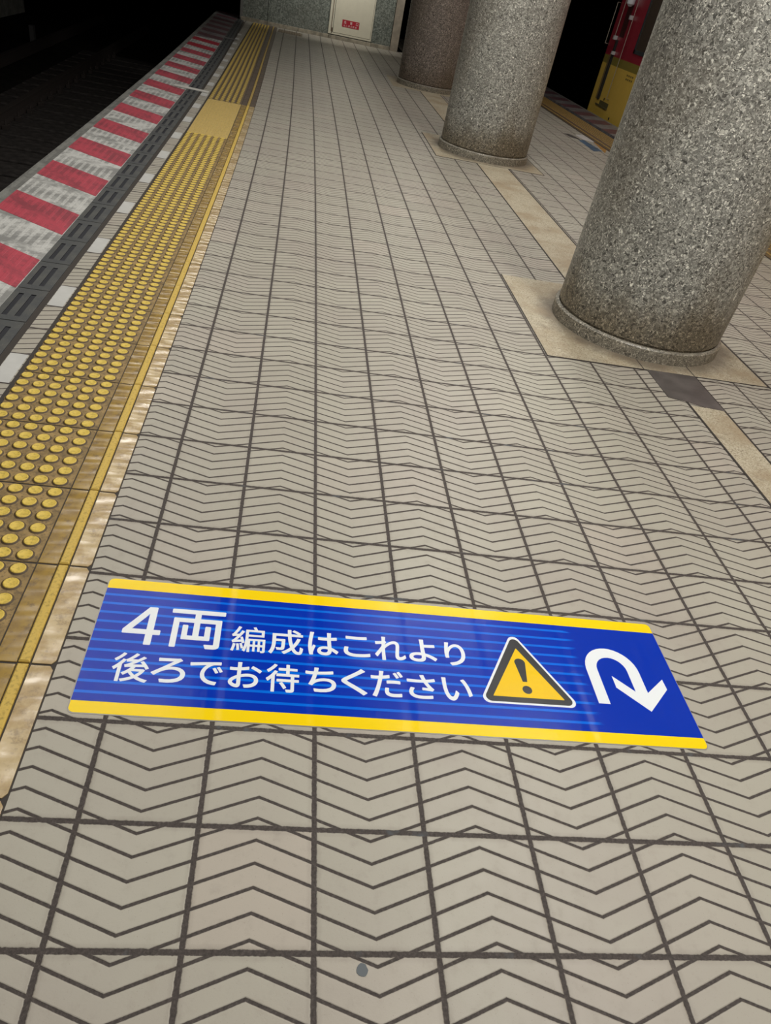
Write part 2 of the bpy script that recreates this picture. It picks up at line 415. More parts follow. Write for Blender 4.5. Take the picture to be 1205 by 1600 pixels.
M_rail = plain('dark_rail_steel', (.06,.05,.045), .7, .2, .2)
M_ceil = plain('ceiling_panel', (.14,.14,.135), .8)
M_black = plain('black_rubber', (.012,.012,.013), .6)

# ---------------------------------------------------------------- floor and shell (structure)
XL, XR = -5.8, 23.75
mb = MB()
def floor_strip(x0, x1, y0, y1, fu, fv, nx):
    n0 = len(mb.f); mb.strip(x0, x1, y0, y1, -.2, 0, 1.5, nx, sides=False)
    for i in range(n0, len(mb.f)): mb.uv[i] = [(fu(a), fv(b)) for a,b in mb.uv[i]]
floor_strip(-3.72, -2.2, -12, 74.6, lambda X: X+.12, lambda Y: Y, 1)
floor_strip(-2.2, 7.0, -12, 74.6, lambda X: X if X < 6 else 6+(X-6)/1.04, lambda Y: Y, 9)
floor_strip(7.0, 10.58, -12, 74.6, lambda X: 6+(X-6)/1.04, lambda Y: Y, 3)
floor_strip(10.58, 18.95, -12, 90, lambda X: (X-10.6)/.955+11, lambda Y: Y+.13, 8)
fl = mb.build('floor', MT); tag(fl, kind='structure')

mb = MB(); mb.mi = 0                                # the two platform edges in bare and white-painted tile
mb.strip(XL, -5.53, -12, 78, -1.4, .004, 2)
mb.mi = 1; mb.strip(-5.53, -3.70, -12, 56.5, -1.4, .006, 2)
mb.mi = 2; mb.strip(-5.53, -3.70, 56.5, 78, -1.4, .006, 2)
mb.mi = 0; mb.strip(XR-.27, XR, -12, 92, -1.4, .004, 2)
mb.mi = 2; mb.strip(XR-2.1, XR-.27, -12, 92, -1.4, .006, 2)
tag(mb.build('trim_1', [M_coping, M_white, M_whited]), kind='structure')
mb = MB()                                           # dark side walls under the edges
mb.strip(XL+.35, XL+1.2, -12, 110, -6.2, -.6, 2); mb.strip(XR-1.2, XR-.35, -12, 110, -6.2, -.6, 2)
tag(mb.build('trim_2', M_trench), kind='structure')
mb = MB()
mb.box(-40*U, -5.4*U, -14*U, 170*U, -6.6*U, -6.2*U); mb.box(XR*U-.5, 42*U, -14*U, 170*U, -6.6*U, -6.2*U)
tag(mb.build('floor_trackbed', M_ball), kind='structure')
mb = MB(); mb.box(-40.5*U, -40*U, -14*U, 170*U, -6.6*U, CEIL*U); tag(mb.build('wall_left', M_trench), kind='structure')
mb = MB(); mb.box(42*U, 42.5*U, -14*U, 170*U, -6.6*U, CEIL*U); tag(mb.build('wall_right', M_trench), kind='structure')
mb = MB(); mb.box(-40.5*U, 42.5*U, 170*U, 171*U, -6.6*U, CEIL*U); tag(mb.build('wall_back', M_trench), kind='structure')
mb = MB(); mb.box(-40.5*U, 42.5*U, -15*U, -14*U, -6.6*U, CEIL*U); tag(mb.build('wall_front', plain('grey_rear_wall', (.2,.2,.19), .8)), kind='structure')
mb = MB(); mb.mi = 0; mb.box(-6*U, 24*U, -14*U, 110*U, CEIL*U, CEIL*U+.1); mb.mi = 1
mb.box(-40.5*U, -6*U, -14*U, 170*U, CEIL*U, CEIL*U+.1); mb.box(24*U, 42.5*U, -14*U, 170*U, CEIL*U, CEIL*U+.1); mb.box(-6*U, 24*U, 110*U, 170*U, CEIL*U, CEIL*U+.1)
tag(mb.build('ceiling', [M_ceil, M_trench]), kind='structure')

# ---------------------------------------------------------------- end wall with cabinet door
WY = 74.3
def WX(x): return x*U
mb = MB(); mb.mi = 0
wl = -4.62
for x0,x1 in ((wl,-2.40),(-2.37,2.85),(6.80,8.50)):
    mb.bbox(WX(x0), WX(x1)-.003, WY*U, (WY+.6)*U, .27*U, CEIL*U, .0005)
mb.box(WX(2.85), WX(6.80), (WY+.05)*U, (WY+.6)*U, .27*U, CEIL*U)
mb.box(WX(wl)+.02, WX(9.2), (WY+.2)*U, (WY+22)*U, -.1*U, CEIL*U)
tag(mb.build('wall_end', M_granite), kind='structure')
mb = MB(); 
for x0,x1 in ((wl-.02,-2.40),(-2.37,.3),(.33,3.0),(3.03,6.8),(6.83,8.5)):
    mb.bbox(WX(x0), WX(x1), (WY-.22)*U, (WY+.3)*U, -.02, .27*U, .004)
tag(mb.build('baseboard_end', M_conc), kind='structure')
mb = MB(); mb.bbox(WX(8.53), WX(9.2), (WY-.35)*U, (WY+.6)*U, -.02, CEIL*U, .003)
tag(mb.build('trim_3', plain('pale_pilaster_metal', (.30,.26,.20), .5, var=.3)), kind='structure')
mb = MB(); mb.box(WX(wl-.12), WX(wl)+.02, (WY-.1)*U, (WY+.5)*U, 0, CEIL*U); tag(mb.build('trim_4', plain('grey_corner_strip', (.12,.12,.11), .5)), kind='structure')

def text_mesh(body, size, offset=0):
    cu = bpy.data.curves.new('tx', 'FONT'); cu.body = body; cu.size = size; cu.offset = offset; cu.resolution_u = 6
    o = bpy.data.objects.new('tx', cu); COL.objects.link(o)
    dg = bpy.context.evaluated_depsgraph_get(); dg.update()
    me = bpy.data.meshes.new_from_object(o.evaluated_get(dg))
    bpy.data.objects.remove(o); bpy.data.curves.remove(cu)
    return me
def glyph(body, box, z, mat, parent, name='character', offset=.012, thick=.0002, label=None):
    """one character fitted into box = x0,x1,y0,y1 (metres, parent space), lying in the xy plane"""
    me = text_mesh(body, 1, 0)
    xs = [v.co.x for v in me.vertices]; ys = [v.co.y for v in me.vertices]
    x0,x1,y0,y1 = box; sx = (x1-x0)/(max(xs)-min(xs)); sy = (y1-y0)/(max(ys)-min(ys)); mx = min(xs); my = min(ys)
    for v in me.vertices: v.co = (x0+(v.co.x-mx)*sx, y0+(v.co.y-my)*sy, 0)
    base_v = [tuple(v.co) for v in me.vertices]; base_f = [list(p.vertices) for p in me.polygons]
    edges = {}
    for p in me.polygons:
        for e in p.edge_keys: edges[e] = edges.get(e, 0)+1
    V, F = [], []; w_ = (y1-y0)*offset; nd = 10 if offset > 0 else 1
    for k in range(nd):          # strokes thickened by overlaying shifted copies
        ox, oy = (w_*math.cos(k*math.tau/nd), w_*math.sin(k*math.tau/nd)) if offset > 0 else (0, 0)
        # keep the overall box while thickening
        fx, fy = 1-2*w_/max(x1-x0,1e-6), 1-2*w_/max(y1-y0,1e-6)
        n = len(V)
        V += [((x-(x0+x1)/2)*fx+(x0+x1)/2+ox, (y-(y0+y1)/2)*fy+(y0+y1)/2+oy, thick+k*6e-6) for x,y,_ in base_v]
        m_ = len(base_v); V += [(x,y,k*1e-6) for x,y,_ in V[n:n+m_]]
        for f in base_f: F.append([i+n for i in f])
        for p in base_f:
            for i in range(len(p)):
                q = (p[i], p[(i+1)%len(p)])
                if edges.get(q, edges.get((q[1],q[0]))) == 1: F.append([q[0]+n, q[0]+n+m_, q[1]+n+m_, q[1]+n])
    me2 = bpy.data.meshes.new(name); me2.from_pydata(V, [], F); bpy.data.meshes.remove(me); me = me2
    bm = bmesh.new(); bm.from_mesh(me)
    for f in bm.faces:
        if abs(f.normal.z) > .5 and f.normal.z < 0: f.normal_flip()
    bm.to_mesh(me); bm.free(); me.materials.clear(); me.materials.append(mat)
    for p in me.polygons: p.material_index = 0
    me.name = name; o = link(name, me, parent); o.location.z = z
    if label: o['label'] = label
    return o

door = empty('cabinet_door', (WX(4.85), (WY-.02)*U, .34*U))
tag(door, 'cream enamelled metal cabinet door set in the far green granite wall', 'door')
mb = MB(); y0,y1 = (WY-.16)*U, (WY+.1)*U
mb.box(WX(2.93),WX(3.30),y0,y1,.34*U,9.2*U); mb.box(WX(6.68),WX(6.76),y0,y1,.34*U,9.2*U)
mb.box(WX(3.30),WX(6.68),y0,y1,.34*U,.46*U); mb.box(WX(3.30),WX(6.68),y0,y1,9.0*U,9.2*U)
local_build(mb, 'door_frame', M_door, door)
mb = MB(); mb.box(WX(3.345),WX(6.66),(WY-.10)*U,(WY+.12)*U,.49*U,8.98*U); local_build(mb, 'door_panel', M_door, door)
mb = MB(); mb.box(WX(3.14),WX(3.20),(WY-.22)*U,y0,.6*U,8.9*U); mb.tube((WX(3.24),(WY-.2)*U,.5*U),(WX(3.24),(WY-.2)*U,.8*U),.012); local_build(mb, 'hinge', plain('grimy_hinge',(.12,.09,.06),.5), door)
mb = MB(); mb.box(WX(6.4),WX(6.52),(WY-.2)*U,(WY-.1)*U,4.9*U,5.6*U); local_build(mb, 'handle', plain('door_handle_steel',(.4,.4,.38),.3,.9), door)
sg = empty('red_notice', (WX(4.82), (WY-.105)*U, 1.26*U)); tag(sg, 'small red rectangular notice with white characters on the cream cabinet door', 'sign')
mb = MB(); mb.box(WX(4.07),WX(5.57),(WY-.12)*U,(WY-.106)*U,1.0*U,1.51*U); local_build(mb, 'notice_plate', plain('notice_red',(.30,.008,.02),.5), sg)
M_wtxt = plain('notice_white', (.62,.55,.52), .5)
def wall_glyph(ch, x0, x1, z0, z1):
    g = glyph(ch, ((x0-4.82)*U,(x1-4.82)*U,(z0-1.26)*U,(z1-1.26)*U), 0, M_wtxt, sg, offset=0)
    g.rotation_euler.x = math.pi/2; g.location = (0, -.016*U, 0)
for ch,x in zip('危害口', (4.23,4.76,5.28)): wall_glyph(ch, x, x+.19, 1.24, 1.44)
for i,ch in enumerate('立入禁止区域'): wall_glyph(ch, 4.22+i*.20, 4.22+i*.20+.14, 1.05, 1.17)

# ---------------------------------------------------------------- pillars
def pillar(cx, cy, name_label, r=2.0, rb=2.08, rot=0, mat=None):
    p = P(cx, cy); t = empty('pillar', (p.x, p.y, 0), rot); tag(t, name_label, 'pillar', 'round terrazzo pillars down the platform')
    mb = MB(); mb.lathe([((rb)*U,0),((rb)*U,.27*U),((rb-.03)*U,.30*U),((r-.01)*U,.305*U)], 128, cap=False); mb.build('base_ring', M_ring, t, True)['label'] = 'paler terrazzo base ring'
    mb = MB(); mb.lathe([((r-.03)*U,.295*U),((r-.03)*U,.34*U),(r*U,.355*U),(r*U,CEIL*U)], 160, cap=False); mb.build('shaft', mat or M_col, t, True)
pillar(10.02, 14.5, 'thick speckled terrazzo pillar nearest the camera, cut off by the right border')
pillar(9.80, 33.85, 'speckled green-grey terrazzo pillar, the middle one of the three', rot=.045)
pillar(9.85, 53.4, 'brownish terrazzo pillar with dimness in its colour, farthest of the three, beside the end wall', rot=.3, mat=M_col3)

def slab(name, x0, x1, y0, y1, z, mat, label=None, cat=None, group=None, kind=None, z0=-.05):
    m = MB(); m.strip(x0, x1, y0, y1, z0, z, 3); o = m.build(name, mat); return tag(o, label, cat, group, kind)
Z1 = .008
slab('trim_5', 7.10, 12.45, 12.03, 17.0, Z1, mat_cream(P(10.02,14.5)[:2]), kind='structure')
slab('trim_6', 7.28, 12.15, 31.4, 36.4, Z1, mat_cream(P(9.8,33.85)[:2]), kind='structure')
slab('trim_7', 7.3, 12.2, 51.0, 56.0, Z1, M_cream, kind='structure')
slab('trim_8', 9.85, 10.58, -12, 10.50, Z1, M_cream, kind='structure')
slab('trim_9', 9.10, 10.48, 17.0, 31.4, Z1, M_cream, kind='structure')
slab('trim_10', 9.10, 10.40, 36.4, 51.0, Z1, M_cream, kind='structure')
M_jt = plain('joint_dirt', (.035,.028,.024), .8)
mb = MB()
for (a,b,c,d) in ((7.075,7.10,12.0,17.03),(7.1,12.49,12.0,12.03),(12.45,12.49,12.0,17.0),(9.80,9.85,-12,10.9),(10.58,10.63,-12,12.0),(9.055,9.10,17,31.4),
                  (10.48,10.54,17,31.4),(9.36,9.385,12.03,12.6),(10.60,10.625,12.03,12.9),(7.24,7.28,31.4,36.4),(7.28,12.15,31.36,31.4),(12.15,12.19,31.4,36.4),(9.06,9.10,36.4,51),(10.40,10.44,36.4,51)):
    mb.strip(a, b, c, d, -.05, Z1+.001, 3)
tag(mb.build('trim_11', M_jt), kind='structure')
# dark slate repair tile: runs ragged into the cream band
t = [(9.44,12.02),(9.44,10.76),(9.86,10.66),(10.20,10.50),(10.60,10.45),(10.60,12.02)]
mb = MB(); mb.prism([tuple(P(a,b).xy) for a,b in t], -.002, (Z1+.004)*U)
tag(mb.build('slate_tile', M_slate), 'dark grey slate repair tile at the foot of the nearest pillar', 'tile')

# ---------------------------------------------------------------- tactile paving on the left
PY0, PITCH = 1.16, 1.452
def dot_plate_mesh(W=1.455, L=1.44, n=6, first=.093, dy=.2425):
    m = MB(); x0 = 0; h = .012*U
    m.bbox(0, (W-.008)*U, .014*U, L*U, -.001, .0025, .0008)
    for i in range(n):
        for j in range(n):
            cx = (first+i*.2397)*U; cy = (.115+j*dy)*U
            m.lathe([(.112*U,.0024),(.102*U,.0030),(.084*U,.0062),(.079*U,.0072),(.073*U,.0074),(.068*U,.0069)], 18, cx, cy)
    m.tube(((W*.5)*U,(L*.58)*U,.0022),((W*.5)*U,(L*.58)*U,.0031), .0045, 10)
    return m.mesh('dot_plate', M_dots, True)
def edge_mesh():
    m = MB(); m.mi = 0
    m.bbox(.008*U, .222*U, .014*U, 1.438*U, -.001, .0032, .0008)            # amber side
    o = [(.366,.014),(.55,.014),(.585,.06),(.585,1.39),(.55,1.438),(.366,1.438)]
    m.mi = 1; m.prism([(a*U,b*U) for a,b in o], -.001, .0032)         # pale side with clipped corners
    m.mi = 0
    # small moulded ring mark in the amber sheet
    cx, cy = .15*U, 1.22*U
    for i in range(16):
        a,b = 2*math.pi*i/16, 2*math.pi*(i+1)/16
        m.face([(cx+r_*math.cos(q),cy+r_*math.sin(q),.0036) for q,r_ in ((a,.0065),(b,.0065),(b,.0085),(a,.0085))][::-1])
    return m.mesh('edge_plate', [M_brown, M_gold], False)
def bar_mesh():
    m = MB(); a,b = .236*U, .350*U; y0,y1 = .012*U, 1.44*U
    m.bbox(a+.0008, b-.0008, y0, y1, -.001, .0085, .0030)
    return m.mesh('raised_bar', M_bar, False)
MESHES = dot_plate_mesh(), edge_mesh(), bar_mesh()
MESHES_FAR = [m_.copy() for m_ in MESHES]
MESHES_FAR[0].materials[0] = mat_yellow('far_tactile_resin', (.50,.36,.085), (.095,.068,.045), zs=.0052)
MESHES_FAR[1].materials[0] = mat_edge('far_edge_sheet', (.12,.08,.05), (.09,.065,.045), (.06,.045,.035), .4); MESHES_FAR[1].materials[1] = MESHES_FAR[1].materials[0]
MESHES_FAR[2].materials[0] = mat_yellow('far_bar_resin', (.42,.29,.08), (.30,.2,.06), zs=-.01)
def dull():
    a = [m_.copy() for m_ in MESHES]
    D_ = mat_yellow('dull_tactile_resin', (.36,.23,.06), (.13,.08,.045), zs=.0052); B_ = mat_yellow('dull_bar_resin', (.34,.22,.07), (.26,.16,.05), zs=-.01)
    E_ = mat_edge('dull_edge_sheet', (.13,.085,.04), (.10,.07,.045), (.06,.045,.03), .4)
    a[0].materials[0] = D_; a[1].materials[0] = E_; a[1].materials[1] = E_; a[2].materials[0] = B_
    return a
M_bed = plain('black_bedding', (.035,.028,.022), .7)
def plain_plate_mesh(L):
    m = MB(); m.bbox(0, 1.44*U, .006*U, L*U, -.001, .0032, .0008)
    nx, ny = 12, int(L/.12)
    for i in range(nx):
        for j in range(ny):
            x = (.05+i*.12)*U; y = (.04+j*.12)*U; m.bbox(x, x+.075*U, y, y+.075*U, .0028, .0042, .0006)
    return m.mesh('checkered_plate', M_dotplain, False)
def tactile(xd, xe, ya, yb, flip, label, plain_range=None, mats=None):
    DM, EM, BM = MESHES if mats is None else mats
    root = empty('tactile_paving', tuple(P(xd, max(ya,1)))); tag(root, label, 'tactile paving')
    m = MB(); a_, b_ = (xd-.075, xe+.60) if not flip else (xd-2.11, xd+.05)
    m.strip(a_, b_, ya, min(yb, 73.8) if not flip else yb, -.004, .0035, 3); local_build(m, 'bedding', M_bed, root)
    k = math.floor((ya-PY0)/PITCH); y = PY0+k*PITCH; done = False
    def place(me, x, y, name, par=None):
        ym = y+PITCH/2; a = heading(x, ym); p = P(x, y)
        o = link(name, me, root)
        if flip: p = P(x, y+PITCH); o.rotation_euler.z = a+math.pi
        else: o.rotation_euler.z = a
        o.location = (p.x-root.location.x, p.y-root.location.y, 0); return o
    while y < yb:
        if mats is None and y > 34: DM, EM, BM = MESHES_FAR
        if plain_range and plain_range[0]-.2 <= y < plain_range[1]-1:
            if not done:
                L = plain_range[1]-plain_range[0]; o = place(plain_plate_mesh(L), xd, plain_range[0], 'checkered_plate'); done = True
                o.rotation_euler.z = heading(xd, (plain_range[0]+plain_range[1])/2); o['label'] = 'paler worn patch of fine checkered plates'
        else: place(DM, xd, y, 'dot_plate')
        e = place(EM, xe, y, 'edge_plate'); b = link('raised_bar', BM, e)
        y += PITCH
    return root
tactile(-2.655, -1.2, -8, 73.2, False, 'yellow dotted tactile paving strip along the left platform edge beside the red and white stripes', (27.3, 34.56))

# the mirrored strip by the right-hand track
tactile(19.6+1.455+.0, 19.6, -8, 78, True, 'dull yellow dotted tactile paving strip on the right beside the parked train', mats=dull())

# ---------------------------------------------------------------- grey rubber mats and floor-tile sliver
def mat_mesh():
    m = MB(); W, L = .575*U, 1.44*U; z = .0042
    # top face split so that the two long slots are real recesses
    sl = [(.11,.20),(.33,.42)]; y0, y1 = .20*U, 1.20*U
    xs = [0,.11*U,.20*U,.33*U,.42*U,W]; m.mi = 0
    for i in range(5):
        if i in (1,3):
            m.face([(xs[i],.004,z),(xs[i+1],.004,z),(xs[i+1],y0,z),(xs[i],y0,z)]); m.face([(xs[i],y1,z),(xs[i+1],y1,z),(xs[i+1],L,z),(xs[i],L,z)])
            m.mi = 1; zz = .0012; a,b = xs[i],xs[i+1]
            m.face([(a,y0,zz),(b,y0,zz),(b,y1,zz),(a,y1,zz)])
            m.face([(a,y0,zz),(a,y1,zz),(a,y1,z),(a,y0,z)]); m.face([(b,y1,zz),(b,y0,zz),(b,y0,z),(b,y1,z)])
            m.face([(b,y0,zz),(a,y0,zz),(a,y0,z),(b,y0,z)]); m.face([(a,y1,zz),(b,y1,zz),(b,y1,z),(a,y1,z)]); m.mi = 0
        else: m.face([(xs[i],.004,z),(xs[i+1],.004,z),(xs[i+1],L,z),(xs[i],L,z)])
    for a,b in (((0,.004),(W,.004)),((W,.004),(W,L)),((W,L),(0,L)),((0,L),(0,.004))):
        m.face([(*a,-.001),(*b,-.001),(*b,z),(*a,z)])
    return m.mesh('mat_panel', [M_mat, M_slot])
MM = mat_mesh()
m = MB(); m.strip(-3.145, -3.04, -8, 73, -.004, .002, 3)
tag(m.build('trim_12', M_bed), kind='structure')
root = empty('rubber_mat_strip', tuple(P(-3.72, 1))); tag(root, 'dark grey slotted rubber mat strip between the yellow paving and the red stripes', 'mat')
y = 11.58-PITCH*9
while y < 73:
    a = heading(-3.72, y+.7); p = P(-3.72, y); o = link('mat_panel', MM, root)
    o.rotation_euler.z = a; o.location = (p.x-root.location.x, p.y-root.location.y, 0); y += PITCH
mb = MB(); mb.box(0, .28*U, .012*U, .985*U, -.001, .0006); WT = mb.mesh('marker_tile', M_wtile)
ORD_T = 'nearest second third fourth fifth sixth seventh eighth ninth tenth eleventh twelfth thirteenth fourteenth fifteenth sixteenth seventeenth eighteenth nineteenth twentieth'.split()
for q, k in enumerate(range(8, 65, 3)):
    p = P(-3.03, k); o = link('marker_tile', WT); o.location = (p.x, p.y, .0004); o.rotation_euler.z = heading(-3.03, k+.5)
    tag(o, 'small plain pale tile between rubber mat and yellow paving, %s to the camera' % ('nearest' if q == 0 else ORD_T[q]+' nearest'), 'tile', 'plain pale tiles beside the rubber mat')

# ---------------------------------------------------------------- red stripes on the edges
def stripes(x0, x1, ya, yb, skew, label, clean=(), mat=None):
    root = empty('striped_edge_marking', tuple(P(x1, 1))); tag(root, label, 'edge marking'); k = 0; y = ya
    while y < yb:
        m = MB(); m.strip(x0, x1, y, y+1.55, .004, .0105, 2, 3, skew=skew)
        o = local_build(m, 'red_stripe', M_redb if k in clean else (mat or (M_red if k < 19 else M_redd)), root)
        if k in clean: o['label'] = 'cleaner, brighter red stripe'
        y += 3.215; k += 1
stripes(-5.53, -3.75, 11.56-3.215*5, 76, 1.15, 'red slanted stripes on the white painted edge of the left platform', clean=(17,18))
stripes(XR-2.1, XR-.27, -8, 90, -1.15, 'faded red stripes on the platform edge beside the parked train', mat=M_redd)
m = MB(); m.strip(-4.30, -2.78, 35.80, 36.2, .0215, .045, 1, skew=.25)
tag(m.build('position_marker', plain('marker_white', (.62,.61,.56), .5, var=.1)), 'white bar marker laid across the grey rubber mat near the checkered plates', 'marker')
m = MB(); m.strip(-3.75, -3.0, 58.3, 58.5, .0215, .04, 1, skew=.2)
tag(m.build('position_marker', plain('marker_grey', (.2,.2,.19), .5)), 'faint thin grey line marker across the mat, far down the left edge', 'marker')

# ---------------------------------------------------------------- the blue floor sticker
SX0, SX1, SY0, SY1 = -.36, 6.325, 2.08, 3.93
st = empty('floor_sticker', (SX0*U, SY0*U, .0004)); tag(st, 'blue and yellow floor sticker with white Japanese text, warning triangle and U-turn arrow', 'sticker')
sw, sh = (SX1-SX0)*U, (SY1-SY0)*U
def rr_outline(x0, x1, y0, y1, r, corners=(1,1,1,1), n=8):
    pts = []
    for (cx,cy,a0,k) in ((x0,y0,math.pi,0),(x1,y0,1.5*math.pi,1),(x1,y1,0,2),(x0,y1,.5*math.pi,3)):
        if corners[k]:
            ox = cx+(r if k in (0,3) else -r); oy = cy+(r if k in (0,1) else -r)
            pts += [(ox+r*math.cos(a0+i/n*math.pi/2), oy+r*math.sin(a0+i/n*math.pi/2)) for i in range(n+1)]
        else: pts.append((cx,cy))
    return pts
M_blue = mat_sticker('sticker_blue', (.0,.030,.42), (.0,.145,.74), True)
M_syel = mat_sticker('sticker_yellow', (.93,.66,.004))
M_swht = mat_sticker('sticker_white', (.80,.84,.86)); M_sblk = mat_sticker('sticker_charcoal', (.05,.05,.052)); M_tyel = mat_sticker('sticker_sign_yellow', (.86,.56,.012))
M_clear = plain('sticker_margin', (.30,.28,.24), .3)
m = MB(); m.prism(rr_outline(-.0025, sw+.0015, -.0025, sh+.002, .013), -.0003, .0003); m.build('backing_film', M_clear, st)['label'] = 'thin clear margin'
yb0, yb1 = (2.218-SY0)*U, (3.775-SY0)*U
m = MB(); m.prism(rr_outline(0, sw, 0, yb0, .012, (1,1,0,0)), 0, .0006); m.build('yellow_band', M_syel, st)
m = MB(); m.prism(rr_outline(0, sw, yb1, sh, .012, (0,0,1,1)), 0, .0006); m.build('yellow_band', M_syel, st)
m = MB(); m.prism([(0,yb0),(sw,yb0),(sw,yb1),(0,yb1)], 0, .0006); m.build('blue_panel', M_blue, st)
G = [('４',-.075,.322,2.973,3.525,.022),('両',.404,.992,2.972,3.532,.022),('編',1.082,1.452,2.975,3.345,.012),('成',1.49,1.87,2.982,3.345,.018),
     ('は',1.925,2.265,3.007,3.345,.026),('こ',2.325,2.625,3.02,3.326,.026),('れ',2.68,3.036,3.005,3.355,.024),('よ',3.075,3.40,3.02,3.356,.026),('り',3.50,3.745,3.0,3.346,.026),
     ('後',-.072,.298,2.475,2.85,.016),('ろ',.316,.662,2.495,2.82,.026),('で',.694,1.035,2.501,2.807,.026),('お',1.098,1.44,2.495,2.83,.024),('待',1.484,1.835,2.47,2.84,.018),
     ('ち',1.90,2.23,2.503,2.83,.026),('く',2.285,2.563,2.498,2.851,.026),('だ',2.61,2.97,2.495,2.85,.024),('さ',3.01,3.33,2.505,2.83,.026),('い',3.407,3.735,2.509,2.82,.026)]
for ch,x0,x1,y0,y1,of in G:
    glyph(ch, ((x0-SX0)*U,(x1-SX0)*U,(y0-SY0)*U,(y1-SY0)*U), .0006, M_swht, st, offset=of*.75)
def L(x, y): return ((x-SX0)*U, (y-SY0)*U)
def rounded_poly(pts, r, n=6):
    out = []; N = len(pts)
    for i in range(N):
        p = Vector(pts[i]); a = (Vector(pts[i-1])-p).normalized(); b = (Vector(pts[(i+1)%N])-p).normalized()
        ang = a.angle(b); d = r/math.tan(ang/2); c = p+(a+b).normalized()*(r/math.sin(ang/2))
        s = p+a*d-c; e = p+b*d-c; a0 = math.atan2(s.y,s.x); a1 = math.atan2(e.y,e.x)
        while a1-a0 > math.pi: a1 -= 2*math.pi
        while a1-a0 < -math.pi: a1 += 2*math.pi
        out += [(c.x+r*math.cos(a0+(a1-a0)*k/n), c.y+r*math.sin(a0+(a1-a0)*k/n)) for k in range(n+1)]
    return out
def tri_layer(name, a, b, c, r, z, mat, par, label=None):
    m = MB(); m.prism(rounded_poly([L(*b), L(*c), L(*a)], r), z-.0002, z); o = m.build(name, mat, par)
    if label: o['label'] = label
    return o
tw = tri_layer('warning_triangle', (4.392,3.60), (3.80,2.515), (4.98,2.515), .075*U, .0008, M_swht, st, 'warning triangle sign')
tri_layer('black_border', (4.392,3.545), (3.845,2.54), (4.935,2.54), .062*U, .0010, M_sblk, tw)
tri_layer('yellow_field', (4.392,3.335), (3.972,2.612), (4.808,2.612), .006*U, .0012, M_tyel, tw)
m = MB()
pts = [(4.365,2.835),(4.418,2.835),(4.455,3.10)]+[(4.392+.065*math.cos(a),3.115+.06*math.sin(a)) for a in [i*math.pi/8 for i in range(0,9)]]+[(4.33,3.10)]
m.prism([L(*p) for p in pts], .0012, .0014)
m.prism([L(4.392+.056*math.cos(2*math.pi*i/24), 2.722+.056*math.sin(2*math.pi*i/24)) for i in range(24)], .0012, .0014)
m.build('exclamation_mark', M_sblk, tw)
ar = [(5.355,2.605),(5.355,3.09)]
ar += [(5.545-.19*math.cos(a), 3.105+.195*math.sin(a)) for a in [i*math.pi/14 for i in range(15)]]
ar += [(5.735,2.805),(5.508,3.02),(5.508,2.85),(5.828,2.535),(6.155,2.87),(6.15,3.02),(5.885,2.80),(5.885,3.10)]
ar += [(5.55+.335*math.cos(a), 3.10+.345*math.sin(a)) for a in [i*math.pi/18 for i in range(19)]]
ar += [(5.215,2.605)]
bm = bmesh.new(); vs = [bm.verts.new((*L(*p), .0006)) for p in ar]; f = bm.faces.new(vs[::-1] if False else vs); bm.normal_update()
if f.normal.z < 0: f.normal_flip()
bmesh.ops.triangulate(bm, faces=bm.faces[:])
r_ = bmesh.ops.extrude_face_region(bm, geom=bm.faces[:])
for g_ in r_['geom']:
    if isinstance(g_, bmesh.types.BMVert): g_.co.z += .0002
me = bpy.data.meshes.new('return_arrow'); bm.to_mesh(me); bm.free(); me.materials.append(M_swht); link('return_arrow', me, st)

# gum spot and the worn stickers by the right edge
m = MB(); random.seed(2)
m.prism([((2.376+(.04+.008*random.random())*math.cos(a))*U, (-.112+(.045+.008*random.random())*math.sin(a))*U) for a in [i*2*math.pi/14 for i in range(14)]], 0, .0006)
tag(m.build('gum_spot', plain('gum_grey', (.10,.115,.125), .6)), 'small flattened grey gum spot on the tile in the foreground', 'gum')
def film(name, pts, mat, label, z=.0006, off=1.1):
    m = MB(); m.prism([((bx)*U, by*U) for bx,by in pts], 0, z); tag(m.build(name, mat), label, 'sticker')
film('floor_sticker', [(17.75,44.0),(18.33,43.75),(18.68,44.2),(18.28,45.9),(17.66,45.3)], plain('film_white',(.62,.60,.58),.4,var=.2), 'small white worn floor sticker beside the right yellow paving')
film('floor_sticker', [(17.31,40.5),(18.02,41.1),(17.78,43.9),(17.32,43.5)], plain('film_blue',(.08,.15,.24),.4,var=.5), 'small faded blue worn floor sticker just nearer than the white one')
film('floor_sticker', [(18.08,41.3),(18.0,40.6),(18.68,42.2),(18.77,44.0),(18.36,43.85)], plain('film_orange',(.42,.22,.06),.4,var=.3), 'small faded orange worn floor sticker against the right yellow paving')
film('scuff_mark', [(16.84,45.0),(16.96,44.1),(17.5,43.6),(17.52,44.2),(17.23,45.2)], plain('scuff_dark',(.09,.08,.075),.5,var=.5), 'dark scuffed patch on the tiles left of the white worn sticker')

# worn dots turning along the end wall
m = MB(); c0 = P(-.5, 70.3); c1 = P(1.5, 72.7); m.box(c0.x, c1.x, c0.y, c1.y, -.001, .001)
for i in range(9):
    for j in range(3): 
        c = P(-.32+i*.2, 70.6+j*.85+i*.02); m.lathe([(.085*U,.0008),(.08*U,.006),(.06*U,.009)], 12, c.x, c.y)
tag(m.build('worn_tactile_row', plain('grimy_dots',(.16,.13,.09),.5)), 'dark worn short row of tactile dots along the foot of the end wall', 'tactile paving')

